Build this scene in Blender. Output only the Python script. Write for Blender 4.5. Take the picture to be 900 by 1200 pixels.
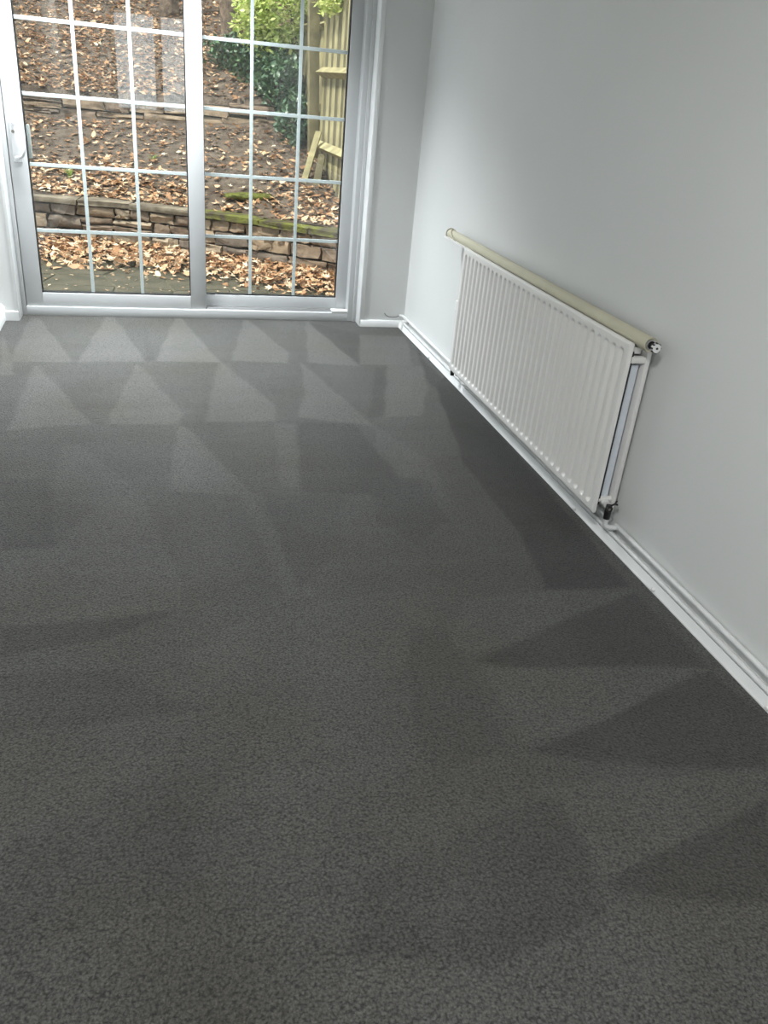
import bpy, bmesh, math, random
import numpy as np
from mathutils import Vector, Matrix, noise as mnoise

for o in list(bpy.data.objects):
    bpy.data.objects.remove(o, do_unlink=True)
random.seed(11)
rng = np.random.default_rng(11)
scene = bpy.context.scene
COL = scene.collection

# ------------------------------------------------------------------ camera
cam_data = bpy.data.cameras.new('camera')
cam_data.sensor_fit = 'AUTO'
cam_data.sensor_width = 36.0
cam_data.lens = 947.298 / 1200 * 36.0
cam_data.clip_start = 0.02
cam = bpy.data.objects.new('camera', cam_data)
COL.objects.link(cam)
R = ((0.96478417, -0.0426644, 0.25955974),
     (-0.24874169, -0.46890788, 0.84749806),
     (0.08555161, -0.88221604, -0.46300732))
cam.matrix_world = Matrix(((R[0][0], -R[0][1], -R[0][2], 0.0),
                           (R[1][0], -R[1][1], -R[1][2], 0.0),
                           (R[2][0], -R[2][1], -R[2][2], 1.36),
                           (0, 0, 0, 1)))
scene.camera = cam

# ------------------------------------------------------------------ sky, sun, exposure
world = bpy.data.worlds.new('overcast_sky')
scene.world = world
world.use_nodes = True
bg = world.node_tree.nodes['Background']
bg.inputs['Color'].default_value = (0.88, 0.94, 1.0, 1)
bg.inputs['Strength'].default_value = 2.3

sun_d = bpy.data.lights.new('sun', 'SUN')
sun_d.energy = 7.0
sun_d.angle = math.radians(6)
sun_d.color = (1.0, 0.94, 0.84)
sun = bpy.data.objects.new('sun', sun_d)
COL.objects.link(sun)
sun.rotation_euler = Vector((0.62, 0.22, -0.95)).to_track_quat('-Z', 'Y').to_euler()

scene.view_settings.view_transform = 'Standard'
scene.view_settings.look = 'None'
scene.view_settings.gamma = 1.0
scene.view_settings.exposure = 0.33
scene.view_settings.use_curve_mapping = False
scene.cycles.use_denoising = True
scene.cycles.max_bounces = 10
scene.cycles.diffuse_bounces = 6
scene.cycles.transparent_max_bounces = 16
scene.cycles.caustics_reflective = False
scene.cycles.caustics_refractive = False
scene.cycles.sample_clamp_indirect = 6.0

FILL_BATTEN_W = 57.0      # power of the added fill lamps
FILL_CEILING_W = 37.0

# ------------------------------------------------------------------ helpers
def put(name, me, mat=None, parent=None):
    o = bpy.data.objects.new(name, me)
    COL.objects.link(o)
    if mat is not None and len(me.materials) == 0:
        me.materials.append(mat)
    if parent is not None:
        o.parent = parent
    return o

def tag(o, label=None, cat=None, group=None, kind=None):
    if label: o['label'] = label
    if cat: o['category'] = cat
    if group: o['group'] = group
    if kind: o['kind'] = kind
    return o

def empty(name, loc=(0, 0, 0), rz=0.0):
    o = bpy.data.objects.new(name, None)
    o.empty_display_size = 0.05
    COL.objects.link(o)
    o.location = loc
    o.rotation_euler = (0, 0, rz)
    return o

def smooth(me, ang=40):
    try:
        me.shade_smooth()
        me.set_sharp_from_angle(angle=math.radians(ang))
    except Exception:
        pass
    return me

class MB:
    """collects solids into one mesh (world coordinates)"""
    def __init__(self): self.bm = bmesh.new()
    def box(self, x0, x1, y0, y1, z0, z1, bev=0.0, seg=2):
        r = bmesh.ops.create_cube(self.bm, size=1.0)
        vs = r['verts']
        for v in vs:
            v.co = Vector(((x0+x1)/2 + v.co.x*(x1-x0), (y0+y1)/2 + v.co.y*(y1-y0), (z0+z1)/2 + v.co.z*(z1-z0)))
        if bev > 0:
            es = list({e for v in vs for e in v.link_edges})
            bmesh.ops.bevel(self.bm, geom=es, offset=bev, segments=seg, affect='EDGES', profile=0.6)
        return self
    def tube(self, pts, rad, n=12, caps=True):
        pts = [Vector(p) for p in pts]
        rads = rad if isinstance(rad, (list, tuple)) else [rad]*len(pts)
        rings = []
        t0 = (pts[1]-pts[0]).normalized()
        up = Vector((0, 0, 1)) if abs(t0.z) < 0.9 else Vector((1, 0, 0))
        u = t0.cross(up).normalized()
        for i, p in enumerate(pts):
            if i == 0: t = pts[1]-pts[0]
            elif i == len(pts)-1: t = pts[-1]-pts[-2]
            else: t = (pts[i+1]-p).normalized() + (p-pts[i-1]).normalized()
            t.normalize()
            u = (u - t*u.dot(t)).normalized()
            w = t.cross(u)
            rings.append([self.bm.verts.new(p + (u*math.cos(a)+w*math.sin(a))*rads[i])
                          for a in [2*math.pi*k/n for k in range(n)]])
        for a, b in zip(rings, rings[1:]):
            for k in range(n):
                self.bm.faces.new((a[k], a[(k+1) % n], b[(k+1) % n], b[k]))
        if caps:
            self.bm.faces.new(list(reversed(rings[0])))
            self.bm.faces.new(rings[-1])
        return self
    def ring(self, c, axis, r0, r1, h, n=20):
        """annular cylinder, inner radius r0, outer r1, from c along axis by h"""
        c = Vector(c); t = Vector(axis).normalized()
        up = Vector((0, 0, 1)) if abs(t.z) < 0.9 else Vector((1, 0, 0))
        u = t.cross(up).normalized(); w = t.cross(u)
        def rr(r, d): return [self.bm.verts.new(c + t*d + (u*math.cos(2*math.pi*k/n)+w*math.sin(2*math.pi*k/n))*r) for k in range(n)]
        A, B, C_, D = rr(r1, 0), rr(r1, h), rr(r0, h), rr(r0, 0)
        for p, q in ((A, B), (B, C_), (C_, D), (D, A)):
            for k in range(n):
                self.bm.faces.new((p[k], p[(k+1) % n], q[(k+1) % n], q[k]))
        return self
    def prism_y(self, prof, y0, y1):
        """profile of (x,z) points swept along y"""
        a = [self.bm.verts.new((x, y0, z)) for x, z in prof]
        b = [self.bm.verts.new((x, y1, z)) for x, z in prof]
        n = len(prof)
        for k in range(n):
            self.bm.faces.new((a[k], a[(k+1) % n], b[(k+1) % n], b[k]))
        self.bm.faces.new(a); self.bm.faces.new(list(reversed(b)))
        return self
    def prism_x(self, prof, x0, x1):
        a = [self.bm.verts.new((x0, y, z)) for y, z in prof]
        b = [self.bm.verts.new((x1, y, z)) for y, z in prof]
        n = len(prof)
        for k in range(n):
            self.bm.faces.new((a[k], a[(k+1) % n], b[(k+1) % n], b[k]))
        self.bm.faces.new(a); self.bm.faces.new(list(reversed(b)))
        return self
    def mesh(self, name, sm=True):
        bmesh.ops.recalc_face_normals(self.bm, faces=self.bm.faces[:])
        me = bpy.data.meshes.new(name)
        self.bm.to_mesh(me); self.bm.free()
        if sm: smooth(me)
        return me
    def build(self, name, mat, parent=None, sm=True, origin=None):
        me = self.mesh(name, sm)
        if origin is not None:
            me.transform(Matrix.Translation(-Vector(origin)))
        o = put(name, me, mat, parent)
        if origin is not None: o.location = origin
        return o

def pydata(name, v, f):
    me = bpy.data.meshes.new(name)
    me.from_pydata([tuple(p) for p in v], [], [tuple(q) for q in f])
    me.update()
    return me

# ------------------------------------------------------------------ materials
def mat(name, col, rough=0.5, spec=0.5, var=0.0, scale=20.0, bump=0.0, bscale=60.0, detail=4.0, col2=None,
        metallic=0.0, lo=0.35, hi=0.65):
    m = bpy.data.materials.new(name); m.use_nodes = True
    nt = m.node_tree; N = nt.nodes; L = nt.links
    b = N['Principled BSDF']
    b.inputs['Roughness'].default_value = rough
    b.inputs['Specular IOR Level'].default_value = spec
    b.inputs['Metallic'].default_value = metallic
    tc = N.new('ShaderNodeTexCoord')
    nz = N.new('ShaderNodeTexNoise'); nz.inputs['Scale'].default_value = scale; nz.inputs['Detail'].default_value = detail
    L.new(tc.outputs['Object'], nz.inputs['Vector'])
    rp = N.new('ShaderNodeValToRGB')
    rp.color_ramp.elements[0].position = lo; rp.color_ramp.elements[1].position = hi
    c2 = col2 if col2 else tuple(c*(1-var) for c in col)
    rp.color_ramp.elements[0].color = (*c2, 1); rp.color_ramp.elements[1].color = (*col, 1)
    L.new(nz.outputs['Fac'], rp.inputs['Fac']); L.new(rp.outputs['Color'], b.inputs['Base Color'])
    if bump > 0:
        n2 = N.new('ShaderNodeTexNoise'); n2.inputs['Scale'].default_value = bscale; n2.inputs['Detail'].default_value = 5
        L.new(tc.outputs['Object'], n2.inputs['Vector'])
        bp = N.new('ShaderNodeBump'); bp.inputs['Strength'].default_value = 1.0; bp.inputs['Distance'].default_value = bump
        L.new(n2.outputs['Fac'], bp.inputs['Height']); L.new(bp.outputs['Normal'], b.inputs['Normal'])
    return m

M = {}
M['wall'] = mat('matt_white_paint', (0.67, 0.68, 0.672), 0.75, 0.3, var=0.03, scale=1.3, bump=0.0004, bscale=90)
M['pier'] = M['wall']
M['ceiling'] = mat('ceiling_paint', (0.8, 0.8, 0.79), 0.8, 0.2, var=0.02, scale=3)
M['gloss'] = mat('white_gloss_paint', (0.78, 0.79, 0.79), 0.3, 0.5, var=0.06, scale=6, bump=0.0006, bscale=25)
M['upvc'] = mat('white_upvc', (0.56, 0.575, 0.58), 0.28, 0.5, var=0.02, scale=2)
M['bar'] = mat('white_glazing_bar', (0.86, 0.92, 0.94), 0.35, 0.5, var=0.02, scale=2)
M['gasket'] = mat('black_rubber', (0.012, 0.012, 0.013), 0.5, 0.4, var=0.1, scale=20)
M['rad'] = mat('radiator_enamel', (0.745, 0.735, 0.715), 0.38, 0.45, var=0.03, scale=3)
M['radin'] = mat('radiator_fin_paint', (0.66, 0.70, 0.76), 0.4, 0.5, var=0.04, scale=10)
M['dark'] = mat('dark_gap_shade_and_teeth', (0.03, 0.03, 0.033), 0.6, 0.3, var=0.2, scale=20)  # painted shade of the radiator gap; also colours the cog teeth
M['black'] = mat('black_plastic', (0.012, 0.012, 0.012), 0.35, 0.5, var=0.1, scale=20)
M['brass'] = mat('dull_brass', (0.35, 0.33, 0.28), 0.35, 0.5, var=0.2, scale=30, metallic=0.7)
M['blind'] = mat('cream_blind_fabric', (0.54, 0.515, 0.40), 0.75, 0.2, var=0.06, scale=5, bump=0.0002, bscale=400)
M['chain'] = mat('bead_chain', (0.42, 0.38, 0.28), 0.4, 0.5, var=0.1, scale=50)
M['whiteplastic'] = mat('white_plastic', (0.75, 0.75, 0.74), 0.35, 0.5, var=0.03, scale=10)
M['handle'] = mat('off_white_handle', (0.70, 0.71, 0.72), 0.3, 0.5, var=0.05, scale=15)
M['alu'] = mat('aluminium_tube', (0.55, 0.55, 0.56), 0.35, 0.5, var=0.05, scale=10, metallic=0.6)
M['pipe'] = mat('painted_pipe', (0.72, 0.73, 0.73), 0.3, 0.5, var=0.12, scale=14, bump=0.0005, bscale=40)
M['wire'] = mat('grey_wire', (0.12, 0.12, 0.12), 0.5, 0.4, var=0.1, scale=20)

def glass_mat():
    m = bpy.data.materials.new('window_glass'); m.use_nodes = True
    nt = m.node_tree; N = nt.nodes; L = nt.links
    N.remove(N['Principled BSDF'])
    out = N['Material Output']
    tr = N.new('ShaderNodeBsdfTransparent'); tr.inputs['Color'].default_value = (0.97, 0.985, 0.98, 1)
    gl = N.new('ShaderNodeBsdfGlossy'); gl.inputs['Roughness'].default_value = 0.0
    lw = N.new('ShaderNodeLayerWeight'); lw.inputs['Blend'].default_value = 0.5
    pw = N.new('ShaderNodeMath'); pw.operation = 'POWER'; pw.inputs[1].default_value = 4
    mu = N.new('ShaderNodeMath'); mu.operation = 'MULTIPLY_ADD'; mu.inputs[1].default_value = 0.5; mu.inputs[2].default_value = 0.045
    mx = N.new('ShaderNodeMixShader')
    L.new(lw.outputs['Facing'], pw.inputs[0]); L.new(pw.outputs[0], mu.inputs[0]); L.new(mu.outputs[0], mx.inputs['Fac'])
    L.new(tr.outputs[0], mx.inputs[1]); L.new(gl.outputs[0], mx.inputs[2]); L.new(mx.outputs[0], out.inputs['Surface'])
    return m
M['glass'] = glass_mat()

def emis(name, col, strength):
    m = bpy.data.materials.new(name); m.use_nodes = True
    b = m.node_tree.nodes['Principled BSDF']
    b.inputs['Base Color'].default_value = (0.8, 0.8, 0.8, 1)
    b.inputs['Emission Color'].default_value = (*col, 1)
    b.inputs['Emission Strength'].default_value = strength
    return m

def carpet_mat():
    m = bpy.data.materials.new('grey_twist_pile_carpet'); m.use_nodes = True
    nt = m.node_tree; N = nt.nodes; L = nt.links
    b = N['Principled BSDF']
    b.inputs['Roughness'].default_value = 0.62
    b.inputs['Specular IOR Level'].default_value = 0.5
    b.inputs['Sheen Weight'].default_value = 0.08
    b.inputs['Sheen Roughness'].default_value = 0.35
    tc = N.new('ShaderNodeTexCoord')
    at = N.new('ShaderNodeAttribute'); at.attribute_name = 'nap'
    # pile colour: light tuft tips, dark gaps, speckled
    sp = N.new('ShaderNodeTexNoise'); sp.inputs['Scale'].default_value = 150; sp.inputs['Detail'].default_value = 3; sp.inputs['Roughness'].default_value = 0.7
    L.new(tc.outputs['Object'], sp.inputs['Vector'])
    vo = N.new('ShaderNodeTexVoronoi'); vo.inputs['Scale'].default_value = 185; vo.inputs['Randomness'].default_value = 1.0
    L.new(tc.outputs['Object'], vo.inputs['Vector'])
    tf = N.new('ShaderNodeMath'); tf.operation = 'MULTIPLY_ADD'; tf.inputs[1].default_value = -0.38
    L.new(vo.outputs['Distance'], tf.inputs[0]); L.new(sp.outputs['Fac'], tf.inputs[2])
    r1 = N.new('ShaderNodeValToRGB'); e = r1.color_ramp.elements
    e[0].position = 0.12; e[0].color = (0.014, 0.014, 0.013, 1); e[1].position = 0.58; e[1].color = (0.126, 0.1245, 0.114, 1)
    L.new(tf.outputs[0], r1.inputs['Fac'])
    # large faint stains, brownish
    st = N.new('ShaderNodeTexNoise'); st.inputs['Scale'].default_value = 1.9; st.inputs['Detail'].default_value = 3
    L.new(tc.outputs['Object'], st.inputs['Vector'])
    r2 = N.new('ShaderNodeValToRGB'); e = r2.color_ramp.elements
    e[0].position = 0.42; e[0].color = (1, 1, 1, 1); e[1].position = 0.72; e[1].color = (0.88, 0.84, 0.72, 1)
    L.new(st.outputs['Fac'], r2.inputs['Fac'])
    mx = N.new('ShaderNodeMix'); mx.data_type = 'RGBA'; mx.blend_type = 'MULTIPLY'; mx.inputs[0].default_value = 1.0
    L.new(r1.outputs['Color'], mx.inputs[6]); L.new(r2.outputs['Color'], mx.inputs[7])
    # brushed nap: tufts lying one way show their sides, the other way their tips
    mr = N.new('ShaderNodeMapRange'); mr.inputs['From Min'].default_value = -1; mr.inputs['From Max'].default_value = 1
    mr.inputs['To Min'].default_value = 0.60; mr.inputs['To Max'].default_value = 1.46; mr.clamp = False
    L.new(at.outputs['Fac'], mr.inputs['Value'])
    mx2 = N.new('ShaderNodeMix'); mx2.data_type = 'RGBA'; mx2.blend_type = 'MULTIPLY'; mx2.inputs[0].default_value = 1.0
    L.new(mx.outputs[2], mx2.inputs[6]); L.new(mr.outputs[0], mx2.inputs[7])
    L.new(mx2.outputs[2], b.inputs['Base Color'])
    # relief: tufts
    b1 = N.new('ShaderNodeBump'); b1.inputs['Strength'].default_value = 1.0; b1.inputs['Distance'].default_value = 0.011
    L.new(tf.outputs[0], b1.inputs['Height'])
    # lean of the pile along the brush stroke
    geo = N.new('ShaderNodeVectorMath'); geo.operation = 'SCALE'; geo.inputs[0].default_value = (0, 1, 0)
    sc = N.new('ShaderNodeMath'); sc.operation = 'MULTIPLY'; sc.inputs[1].default_value = 0.2
    L.new(at.outputs['Fac'], sc.inputs[0]); L.new(sc.outputs[0], geo.inputs['Scale'])
    ad = N.new('ShaderNodeVectorMath'); ad.operation = 'ADD'
    L.new(b1.outputs['Normal'], ad.inputs[0]); L.new(geo.outputs['Vector'], ad.inputs[1])
    nm = N.new('ShaderNodeVectorMath'); nm.operation = 'NORMALIZE'
    L.new(ad.outputs['Vector'], nm.inputs[0]); L.new(nm.outputs['Vector'], b.inputs['Normal'])
    return m
M['carpet'] = carpet_mat()

def tint_mat(name, stops, rough=0.7, trans=0.0, spec=0.2):
    """colour per leaf from the mesh attribute 'tint'"""
    m = bpy.data.materials.new(name); m.use_nodes = True
    nt = m.node_tree; N = nt.nodes; L = nt.links
    b = N['Principled BSDF']; b.inputs['Roughness'].default_value = rough
    b.inputs['Specular IOR Level'].default_value = spec
    at = N.new('ShaderNodeAttribute'); at.attribute_name = 'tint'
    rp = N.new('ShaderNodeValToRGB'); cr = rp.color_ramp
    while len(cr.elements) < len(stops): cr.elements.new(0.5)
    for e, (p, c) in zip(cr.elements, stops): e.position = p; e.color = (*c, 1)
    L.new(at.outputs['Fac'], rp.inputs['Fac'])
    tc = N.new('ShaderNodeTexCoord'); nz = N.new('ShaderNodeTexNoise'); nz.inputs['Scale'].default_value = 40
    L.new(tc.outputs['Object'], nz.inputs['Vector'])
    mr = N.new('ShaderNodeMapRange'); mr.inputs['To Min'].default_value = 0.7; mr.inputs['To Max'].default_value = 1.25
    L.new(nz.outputs['Fac'], mr.inputs['Value'])
    mx = N.new('ShaderNodeMix'); mx.data_type = 'RGBA'; mx.blend_type = 'MULTIPLY'; mx.inputs[0].default_value = 1
    L.new(rp.outputs['Color'], mx.inputs[6]); L.new(mr.outputs[0], mx.inputs[7])
    L.new(mx.outputs[2], b.inputs['Base Color'])
    if trans > 0:
        out = N['Material Output']
        t = N.new('ShaderNodeBsdfTranslucent'); L.new(mx.outputs[2], t.inputs['Color'])
        ms = N.new('ShaderNodeMixShader'); ms.inputs['Fac'].default_value = trans
        L.new(b.outputs[0], ms.inputs[1]); L.new(t.outputs[0], ms.inputs[2]); L.new(ms.outputs[0], out.inputs['Surface'])
    return m
M['fallen'] = tint_mat('fallen_leaf', [(0, (0.075, 0.04, 0.025)), (0.3, (0.22, 0.115, 0.06)), (0.6, (0.42, 0.23, 0.12)), (0.85, (0.58, 0.39, 0.24)), (1, (0.72, 0.58, 0.42))], 0.6, 0.15)
M['ivy'] = tint_mat('ivy_leaf', [(0, (0.012, 0.03, 0.014)), (0.6, (0.045, 0.10, 0.045)), (1, (0.12, 0.2, 0.085))], 0.4, 0.1, 0.5)
M['lime'] = tint_mat('yellow_green_leaf', [(0, (0.12, 0.2, 0.03)), (0.5, (0.36, 0.46, 0.10)), (1, (0.68, 0.70, 0.30))], 0.5, 0.35, 0.4)
M['hedge'] = tint_mat('dark_hedge_leaf', [(0, (0.012, 0.022, 0.01)), (0.7, (0.04, 0.07, 0.025)), (1, (0.13, 0.14, 0.05))], 0.55, 0.15, 0.3)
M['grass'] = tint_mat('grass_blade', [(0, (0.07, 0.13, 0.02)), (1, (0.3, 0.42, 0.08))], 0.6, 0.2)
M['bark'] = mat('tree_bark', (0.17, 0.12, 0.085), 0.9, 0.2, col2=(0.05, 0.038, 0.03), scale=14, bump=0.02, bscale=18)
M['soil'] = mat('garden_soil', (0.135, 0.105, 0.082), 0.95, 0.1, col2=(0.045, 0.033, 0.026), scale=9, bump=0.03, bscale=28, detail=8, lo=0.3, hi=0.7)
M['slab'] = mat('damp_paving', (0.085, 0.073, 0.05), 0.75, 0.2, col2=(0.035, 0.034, 0.022), scale=5, bump=0.004, bscale=40, detail=7, lo=0.3, hi=0.7)
M['joint'] = mat('sandy_joint', (0.13, 0.12, 0.085), 0.9, 0.1, var=0.4, scale=20)
M['stone'] = [mat('walling_stone_%d' % i, c, 0.9, 0.15, col2=tuple(k*0.45 for k in c), scale=11, bump=0.012, bscale=24, detail=8, lo=0.28, hi=0.62)
              for i, c in enumerate(((0.21, 0.155, 0.115), (0.27, 0.20, 0.14), (0.17, 0.135, 0.11), (0.31, 0.245, 0.18)))]
M['mortar'] = mat('dark_mortar', (0.05, 0.042, 0.035), 0.95, 0.1, var=0.4, scale=20)
M['coping'] = mat('concrete_coping', (0.21, 0.175, 0.13), 0.9, 0.2, col2=(0.07, 0.055, 0.042), scale=8, bump=0.006, bscale=40, lo=0.3, hi=0.7)
M['mosscoping'] = mat('mossy_coping', (0.12, 0.125, 0.03), 0.95, 0.1, col2=(0.06, 0.05, 0.035), scale=9, bump=0.012, bscale=50, lo=0.4, hi=0.6)
M['moss'] = mat('moss', (0.12, 0.13, 0.03), 0.95, 0.1, col2=(0.055, 0.055, 0.02), scale=30, bump=0.01, bscale=90)
M['fence'] = [mat('weathered_board_%d' % i, c, 0.85, 0.2, col2=tuple(k*0.55 for k in c), scale=9, bump=0.003, bscale=60, detail=6)
              for i, c in enumerate(((0.28, 0.245, 0.135), (0.19, 0.165, 0.095), (0.34, 0.30, 0.17), (0.13, 0.115, 0.07)))]
M['brick'] = mat('outer_brick', (0.3, 0.16, 0.11), 0.9, 0.2, var=0.4, scale=12)

# ================================================================== the room
XR, XL, YP, YB, ZC = 1.535, -0.87, 4.985, -1.6, 2.4
DX0, DX1, YF = -0.768, 1.243, 5.10        # door opening, front of door frame

# carpeted floor with the brushed nap
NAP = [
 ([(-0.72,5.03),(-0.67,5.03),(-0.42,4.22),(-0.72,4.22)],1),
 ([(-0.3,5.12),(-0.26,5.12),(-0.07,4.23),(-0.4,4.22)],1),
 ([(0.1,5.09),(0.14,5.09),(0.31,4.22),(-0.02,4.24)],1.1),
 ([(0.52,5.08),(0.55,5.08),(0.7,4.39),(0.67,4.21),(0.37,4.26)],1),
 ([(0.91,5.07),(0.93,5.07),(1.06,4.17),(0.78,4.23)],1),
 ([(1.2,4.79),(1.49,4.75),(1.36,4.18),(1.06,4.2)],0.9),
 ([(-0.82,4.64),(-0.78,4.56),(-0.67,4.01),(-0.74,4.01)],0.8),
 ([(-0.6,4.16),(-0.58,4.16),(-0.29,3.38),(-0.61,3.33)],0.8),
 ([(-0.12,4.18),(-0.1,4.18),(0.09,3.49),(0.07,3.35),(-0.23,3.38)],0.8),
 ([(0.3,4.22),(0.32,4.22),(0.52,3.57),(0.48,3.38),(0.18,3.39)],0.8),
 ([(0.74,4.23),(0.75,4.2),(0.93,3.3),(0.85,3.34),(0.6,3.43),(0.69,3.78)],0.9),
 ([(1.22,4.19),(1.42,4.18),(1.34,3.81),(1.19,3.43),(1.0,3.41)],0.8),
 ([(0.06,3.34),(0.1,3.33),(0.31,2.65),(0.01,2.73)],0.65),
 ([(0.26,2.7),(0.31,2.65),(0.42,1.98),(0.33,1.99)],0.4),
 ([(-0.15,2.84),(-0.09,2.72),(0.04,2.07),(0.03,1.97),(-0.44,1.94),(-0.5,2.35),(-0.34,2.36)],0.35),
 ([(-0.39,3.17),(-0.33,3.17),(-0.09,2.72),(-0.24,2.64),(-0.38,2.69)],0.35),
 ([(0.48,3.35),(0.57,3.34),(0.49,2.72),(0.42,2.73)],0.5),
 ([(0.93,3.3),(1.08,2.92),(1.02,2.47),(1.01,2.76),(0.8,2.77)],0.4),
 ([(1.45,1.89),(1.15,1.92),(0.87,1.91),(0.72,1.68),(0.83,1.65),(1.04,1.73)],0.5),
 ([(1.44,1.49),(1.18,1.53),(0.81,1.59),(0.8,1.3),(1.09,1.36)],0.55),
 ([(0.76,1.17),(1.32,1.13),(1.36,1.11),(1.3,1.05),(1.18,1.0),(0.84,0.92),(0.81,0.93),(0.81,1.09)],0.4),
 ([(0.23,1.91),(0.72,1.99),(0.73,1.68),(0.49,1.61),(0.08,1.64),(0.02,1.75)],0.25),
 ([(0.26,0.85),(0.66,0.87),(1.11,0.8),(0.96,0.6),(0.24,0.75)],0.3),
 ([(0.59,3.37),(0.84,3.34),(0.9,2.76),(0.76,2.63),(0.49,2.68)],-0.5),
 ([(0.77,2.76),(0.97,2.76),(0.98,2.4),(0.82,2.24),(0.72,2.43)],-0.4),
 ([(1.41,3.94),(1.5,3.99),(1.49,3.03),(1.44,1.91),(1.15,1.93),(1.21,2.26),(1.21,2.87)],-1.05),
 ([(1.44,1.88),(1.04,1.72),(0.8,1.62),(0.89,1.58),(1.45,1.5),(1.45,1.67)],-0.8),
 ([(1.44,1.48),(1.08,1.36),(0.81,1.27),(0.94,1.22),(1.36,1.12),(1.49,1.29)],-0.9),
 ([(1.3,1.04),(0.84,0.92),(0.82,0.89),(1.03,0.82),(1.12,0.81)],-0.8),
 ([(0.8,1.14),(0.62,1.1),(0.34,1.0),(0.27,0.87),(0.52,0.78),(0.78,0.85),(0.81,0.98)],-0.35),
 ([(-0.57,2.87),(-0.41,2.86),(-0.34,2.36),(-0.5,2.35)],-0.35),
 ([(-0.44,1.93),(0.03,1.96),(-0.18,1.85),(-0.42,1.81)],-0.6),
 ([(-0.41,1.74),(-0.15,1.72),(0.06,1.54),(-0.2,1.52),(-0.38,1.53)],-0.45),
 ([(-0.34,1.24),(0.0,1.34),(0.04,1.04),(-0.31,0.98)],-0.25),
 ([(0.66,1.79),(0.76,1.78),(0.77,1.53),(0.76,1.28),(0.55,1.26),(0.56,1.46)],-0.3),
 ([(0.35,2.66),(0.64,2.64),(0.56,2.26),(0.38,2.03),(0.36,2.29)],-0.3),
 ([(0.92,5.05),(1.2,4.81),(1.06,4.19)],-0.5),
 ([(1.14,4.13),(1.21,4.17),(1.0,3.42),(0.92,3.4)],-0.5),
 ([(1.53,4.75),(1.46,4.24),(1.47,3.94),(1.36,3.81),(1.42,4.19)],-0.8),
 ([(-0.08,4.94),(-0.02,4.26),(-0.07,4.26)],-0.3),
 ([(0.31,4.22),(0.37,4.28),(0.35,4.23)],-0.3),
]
def build_floor():
    st = 0.010
    xs = np.arange(XL-0.02, XR+0.02, st); ys = np.arange(YB-0.02, YF+0.06, st)
    X, Y = np.meshgrid(xs, ys)
    jit = 0.012
    px = X + 0.004*np.sin(Y*17+X*7); py = Y + 0.004*np.sin(X*13+Y*5)
    nap = np.zeros_like(X)
    for poly, v in NAP:
        ins = np.zeros(X.shape, bool)
        dmin = np.full(X.shape, 9.0)
        n = len(poly)
        for i in range(n):
            x0, y0 = poly[i]; x1, y1 = poly[(i+1) % n]
            c = ((y0 > py) != (y1 > py)) & (px < (x1-x0)*(py-y0)/((y1-y0) if abs(y1-y0) > 1e-9 else 1e-9) + x0)
            ins ^= c
            dx, dy = x1-x0, y1-y0
            t = np.clip(((px-x0)*dx+(py-y0)*dy)/(dx*dx+dy*dy+1e-12), 0, 1)
            dmin = np.minimum(dmin, np.hypot(px-x0-t*dx, py-y0-t*dy))
        sd = np.where(ins, dmin, -dmin)
        w = 0.008
        a = np.clip(0.5+sd/(2*w), 0, 1)
        nap = nap*(1-a) + v*a
    # broad brushed unevenness
    r = np.random.default_rng(3)
    for k in range(14):
        fx, fy = r.normal(0, 3.2), r.normal(0, 2.0)
        nap = nap + 0.045*np.sin(fx*X*2+fy*Y*2+r.uniform(0, 6.28))
    for k in range(10):
        fx, fy = r.normal(0, 4), r.normal(0, 26)
        nap = nap + 0.022*np.sin(fx*X+fy*Y+r.uniform(0, 6.28))
    v = np.stack([X, Y, np.zeros_like(X)], -1).reshape(-1, 3)
    ny, nx = X.shape
    i = np.arange(ny*nx).reshape(ny, nx)
    f = np.stack([i[:-1, :-1], i[:-1, 1:], i[1:, 1:], i[1:, :-1]], -1).reshape(-1, 4)
    me = bpy.data.meshes.new('floor')
    me.vertices.add(len(v)); me.vertices.foreach_set('co', v.ravel())
    me.loops.add(f.size); me.loops.foreach_set('vertex_index', f.ravel().astype(np.int32))
    me.polygons.add(len(f)); me.polygons.foreach_set('loop_start', np.arange(0, f.size, 4, dtype=np.int32))
    me.update(calc_edges=True)
    at = me.attributes.new('nap', 'FLOAT', 'POINT'); at.data.foreach_set('value', nap.ravel().astype(np.float32))
    o = put('floor', me, M['carpet'])
    tag(o, 'grey twist pile carpet with brushed triangle marks covering the whole floor', kind='structure')
build_floor()
sub = MB().box(XL-0.1, XR+0.1, YB-0.1, YF+0.10, -0.16, -0.004).build('floor_slab', M['joint'], None, False)
tag(sub, 'screed slab under the grey carpet', kind='structure')

def struct(o, label): return tag(o, label, kind='structure')
struct(MB().box(XR, XR+0.25, YB-0.25, 5.28, -0.15, ZC).build('wall_right', M['wall'], None, False), 'plain white painted wall behind the radiator')
VY0, VY1, VZ0, VZ1 = -1.35, 0.05, 0.75, 2.05  # opening for the added, unseen left window
w = MB()
w.box(XL-0.25, XL, YB-0.25, VY0, -0.15, ZC).box(XL-0.25, XL, VY1, 5.28, -0.15, ZC).box(XL-0.25, XL, VY0, VY1, -0.15, VZ0).box(XL-0.25, XL, VY0, VY1, VZ1, ZC)
struct(w.build('wall_left', M['wall'], None, False), 'plain white painted wall left of the patio door')
w = MB()
w.box(DX1, XR, YP, 5.28, -0.15, ZC).box(XL, DX0, YP, 5.28, -0.15, ZC).box(DX0, DX1, YP, 5.28, 2.05, ZC)
struct(w.build('wall_window', M['wall'], None, False), 'narrow white wall piers either side of the sliding patio door')
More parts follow.
